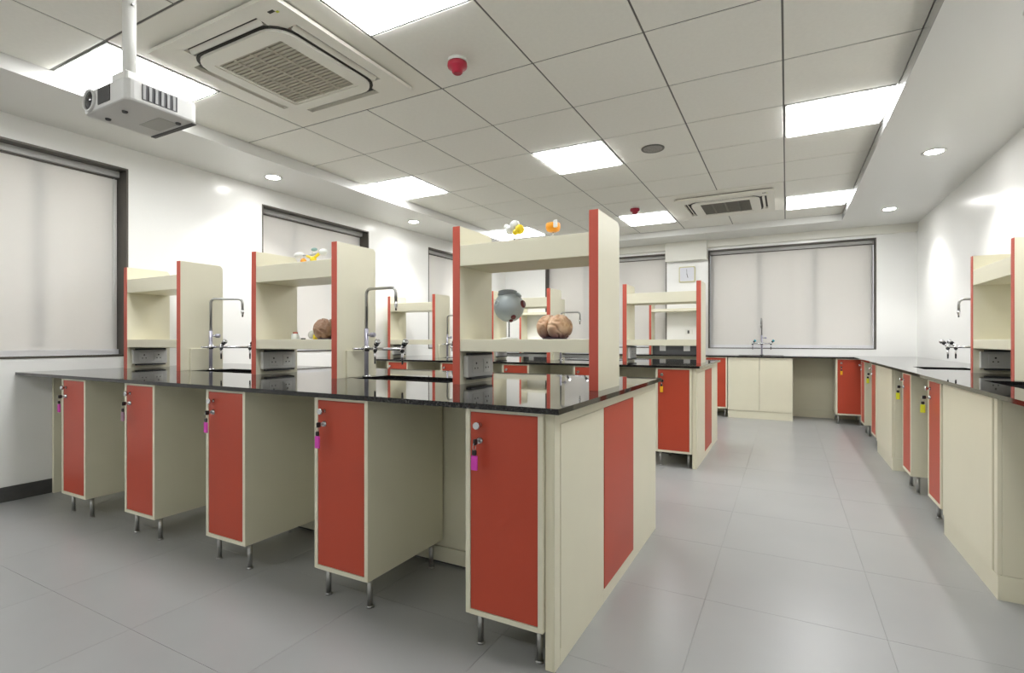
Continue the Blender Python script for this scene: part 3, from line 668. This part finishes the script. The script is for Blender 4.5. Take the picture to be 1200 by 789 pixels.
t = thing('eye_model', (-1.262, 2.34, shelf_lo), 'grey ball shaped eye model on a thin rod stand', 'model')
grey_eye = mat('blue_grey_eye_plastic', (0.40, 0.45, 0.46), 0.35)
EZ = 1.310 - shelf_lo
MB().lathe([(0.045, 0.0), (0.045, 0.006), (0.010, 0.011)], seg=22).build('base', plastic_w, t)
MB().cyl((0, 0, 0.011), 0.0032, EZ - 0.085, seg=10).build('rod', sock_d, t)
MB().ball((0, 0, EZ), 0.078, 32, 20).build('globe', grey_eye, t)
MB().lathe([(0.050, 0.058), (0.052, 0.066), (0.048, 0.072), (0.048, 0.082), (0.030, 0.088)], (-0.008, 0, EZ), seg=28).build('collar', mat('darker_grey_plastic', (0.26, 0.29, 0.30), 0.35), t)
MB().lathe([(0.016, 0.066), (0.016, 0.082), (0.011, 0.082), (0.011, 0.074)], (0, 0, EZ), (-0.42, -0.88, 0.18), 16, cap=False).build('nerve_ring', grey_eye, t)
for ax, r, l in (((0.98, 0.05, 0.16), 0.018, 0.088), ((0.55, -0.45, -0.68), 0.012, 0.087), ((0.30, -0.30, -0.90), 0.009, 0.086)):
    MB().lathe([(r, 0.070), (r * 1.15, l - 0.006), (r * 0.8, l)], (0, 0, EZ), ax, 14).build('muscle', mat('dark_red_muscle', (0.13, 0.008, 0.012), 0.4), t)
MB().lathe([(0.016, 0.066), (0.018, 0.084), (0.010, 0.088)], (0, 0, EZ), (0.66, 0.0, 0.74), 14).build('stub', grey_eye, t)

clear = mat('clear_acrylic', (0.85, 0.88, 0.87), 0.08, trans=0.85)
milky = mat('milky_white_plastic', (0.80, 0.82, 0.80), 0.3, trans=0.15)
ylw = mat('yellow_model_plastic', (0.80, 0.60, 0.01), 0.35)
orng = mat('orange_model_plastic', (0.85, 0.33, 0.01), 0.35)
t = thing('molecule_model', (-1.205, 2.29, shelf_up), 'molecule model of white and yellow balls on the nearest rack top shelf', 'model', 'ball models on top shelves')
MB().lathe([(0.026, 0.0), (0.026, 0.004), (0.006, 0.007)], seg=16).build('base', clear, t)
MB().cyl((0, 0, 0.007), 0.004, 0.045, seg=8).build('stalk', clear, t)
for x, y, z, r in ((-0.030, 0.01, 0.068, 0.024), (0.005, -0.005, 0.085, 0.026), (-0.055, 0.02, 0.088, 0.014)): MB().ball((x, y, z), r).build('white_ball', milky, t, label='milky white ball')
for x, y, z, r, m in ((0.038, -0.015, 0.060, 0.024, ylw), (0.020, -0.025, 0.045, 0.015, ylw)): MB().ball((x, y, z), r).build('yellow_ball', m, t, label='yellow ball')
MB().tube([(0, 0, 0.05), (0.005, -0.005, 0.085)], 0.004).build('bond', plastic_w, t)
MB().tube([(-0.055, 0.02, 0.088), (-0.03, 0.01, 0.068), (0.038, -0.015, 0.06)], 0.004).build('bond', plastic_w, t)

t = thing('cup_model', (-1.003, 2.31, shelf_up), 'orange cup shaped model with a white tab on the nearest rack top shelf', 'model')
MB().lathe([(0.024, 0.0), (0.024, 0.004), (0.005, 0.007)], seg=16).build('base', clear, t)
MB().cyl((0, 0, 0.007), 0.0025, 0.03, seg=8).build('stalk', clear, t)
MB().lathe([(0.014, 0.036), (0.030, 0.042), (0.036, 0.056), (0.035, 0.076), (0.031, 0.080), (0.030, 0.060), (0.018, 0.048)], seg=20).build('cup', orng, t)
MB().box(0.014, 0.036, -0.034, -0.026, 0.052, 0.088, 0.003).build('tab', plastic_w, t, label='white tab')

t = thing('molecule_model', (-2.700, 2.31, shelf_up), 'molecule model with white lobes, orange and yellow balls on the middle rack top', 'model', 'ball models on top shelves')
MB().ball((-0.042, -0.01, 0.019), 0.019).build('orange_ball', orng, t, label='orange ball')
MB().ball((0.05, -0.012, 0.021), 0.021).build('yellow_ball', ylw, t, label='yellow ball')
MB().tube([(-0.02, 0, 0.052), (0.05, -0.012, 0.028), (0.10, -0.01, 0.055)], 0.009).build('yellow_arm', ylw, t, label='yellow arm')
MB().ball((-0.095, 0.0, 0.062), 0.026, 14, 8, 1.7, 0.8, 0.8).build('white_lobe', milky, t, label='white lobe')
MB().ball((0.125, 0.0, 0.066), 0.024, 14, 8, 1.5, 0.8, 0.9).build('white_lobe', milky, t, label='white lobe')
MB().tube([(-0.075, 0.0, 0.055), (-0.042, -0.01, 0.022)], 0.005).build('bond', plastic_w, t)
MB().tube([(-0.06, 0.0, 0.058), (0.02, 0.0, 0.055), (0.10, 0.0, 0.062)], 0.006).build('bond', mat('grey_bond', (0.45, 0.47, 0.5), 0.4), t)
MB().ball((0.045, 0.0, 0.088), 0.017, 14, 8, 1.5, 0.8, 0.7).build('teal_lobe', mat('pale_teal_plastic', (0.25, 0.42, 0.40), 0.35), t, label='pale teal lobe')
MB().tube([(0.02, 0.0, 0.055), (0.045, 0.0, 0.088)], 0.005).build('bond', plastic_w, t)

t = thing('small_jar', (-2.855, 2.33, shelf_lo), 'small white pot with a red lid on the middle rack shelf', 'jar')
MB().lathe([(0.024, 0.0), (0.026, 0.004), (0.024, 0.034), (0.019, 0.038)], seg=16).build('pot', milky, t)
MB().lathe([(0.016, 0.038), (0.016, 0.046), (0.013, 0.048)], seg=16).build('lid', mat('brick_red_lid', (0.45, 0.05, 0.02), 0.4), t)
t = thing('specimen_bottle', (-2.690, 2.36, shelf_lo), 'little yellow bottle with a dark stopper beside the brown brain model', 'bottle')
MB().lathe([(0.022, 0.0), (0.024, 0.004), (0.022, 0.028), (0.012, 0.036), (0.012, 0.042)], seg=16).build('bottle', ylw, t)
MB().lathe([(0.014, 0.0425), (0.016, 0.052), (0.014, 0.062)], seg=14).build('stopper', sock_d, t)
tag(MB().box(-2.768, -2.738, 2.30, 2.315, shelf_lo, shelf_lo + 0.008, 0.001).build('eraser', black), 'tiny black eraser on the middle rack shelf', 'eraser')
tag(MB().ball((-2.765, 2.39, shelf_lo + 0.030), 0.031, 14, 10, 1.0, 0.8, 0.95).build('plastic_ball', milky), 'whitish ball lying between pot and yellow bottle', 'ball')

# ------------------------------------------------------------------ clock and wall sockets on the back wall
t = thing('wall_clock', (-1.443, YB - 0.0005, 2.215), 'square white wall clock between the two back windows', 'clock')
cf = mat('pale_gold_clock_frame', (0.55, 0.52, 0.30), 0.35)
def vprism(m, pts, y0, y1):
    m.prism(pts, y0, y1); bmesh.ops.rotate(m.bm, verts=m.bm.verts[:], cent=(0, 0, 0), matrix=Matrix.Rotation(PI / 2, 3, 'X')); return m
vprism(MB(), rrect(0, 0, 0.128, 0.128, 0.02), 0.0, 0.03).build('frame', cf, t)
vprism(MB(), rrect(0, 0, 0.112, 0.112, 0.02), 0.0301, 0.033).build('dial', mat('pale_lilac_dial', (0.68, 0.69, 0.74), 0.35), t)
q = MB()
for k in range(12):
    a = k * PI / 6
    M = Matrix.Rotation(a, 4, 'Y'); q.box(-0.002, 0.002, -0.0342, -0.0332, 0.084, 0.100, 0, M)
q.build('hour_marks', sock_m, t)
MB().box(-0.004, 0.004, -0.0362, -0.0346, -0.012, 0.058, 0, Matrix.Rotation(PI - 0.25, 4, 'Y')).build('hour_hand', black, t)
MB().box(-0.0028, 0.0028, -0.0378, -0.0364, -0.012, 0.085, 0, Matrix.Rotation(-0.05, 4, 'Y')).build('minute_hand', sock_d, t)
MB().cyl((0, -0.039, 0), 0.006, 0.0045, (0, 1, 0), 12).build('hub', black, t)
for x, lab in ((-1.42, 'wall socket with a dark switch below the clock'),):
    t = thing('wall_socket', (x, YB - 0.0005, 1.27), lab, 'socket')
    MB().box(-0.06, 0.06, -0.010, 0.0, -0.04, 0.04, 0.002).build('plate', plastic_w, t)
    MB().box(-0.018, 0.012, -0.013, -0.0102, -0.026, 0.026, 0.001).build('switch', sock_d, t)
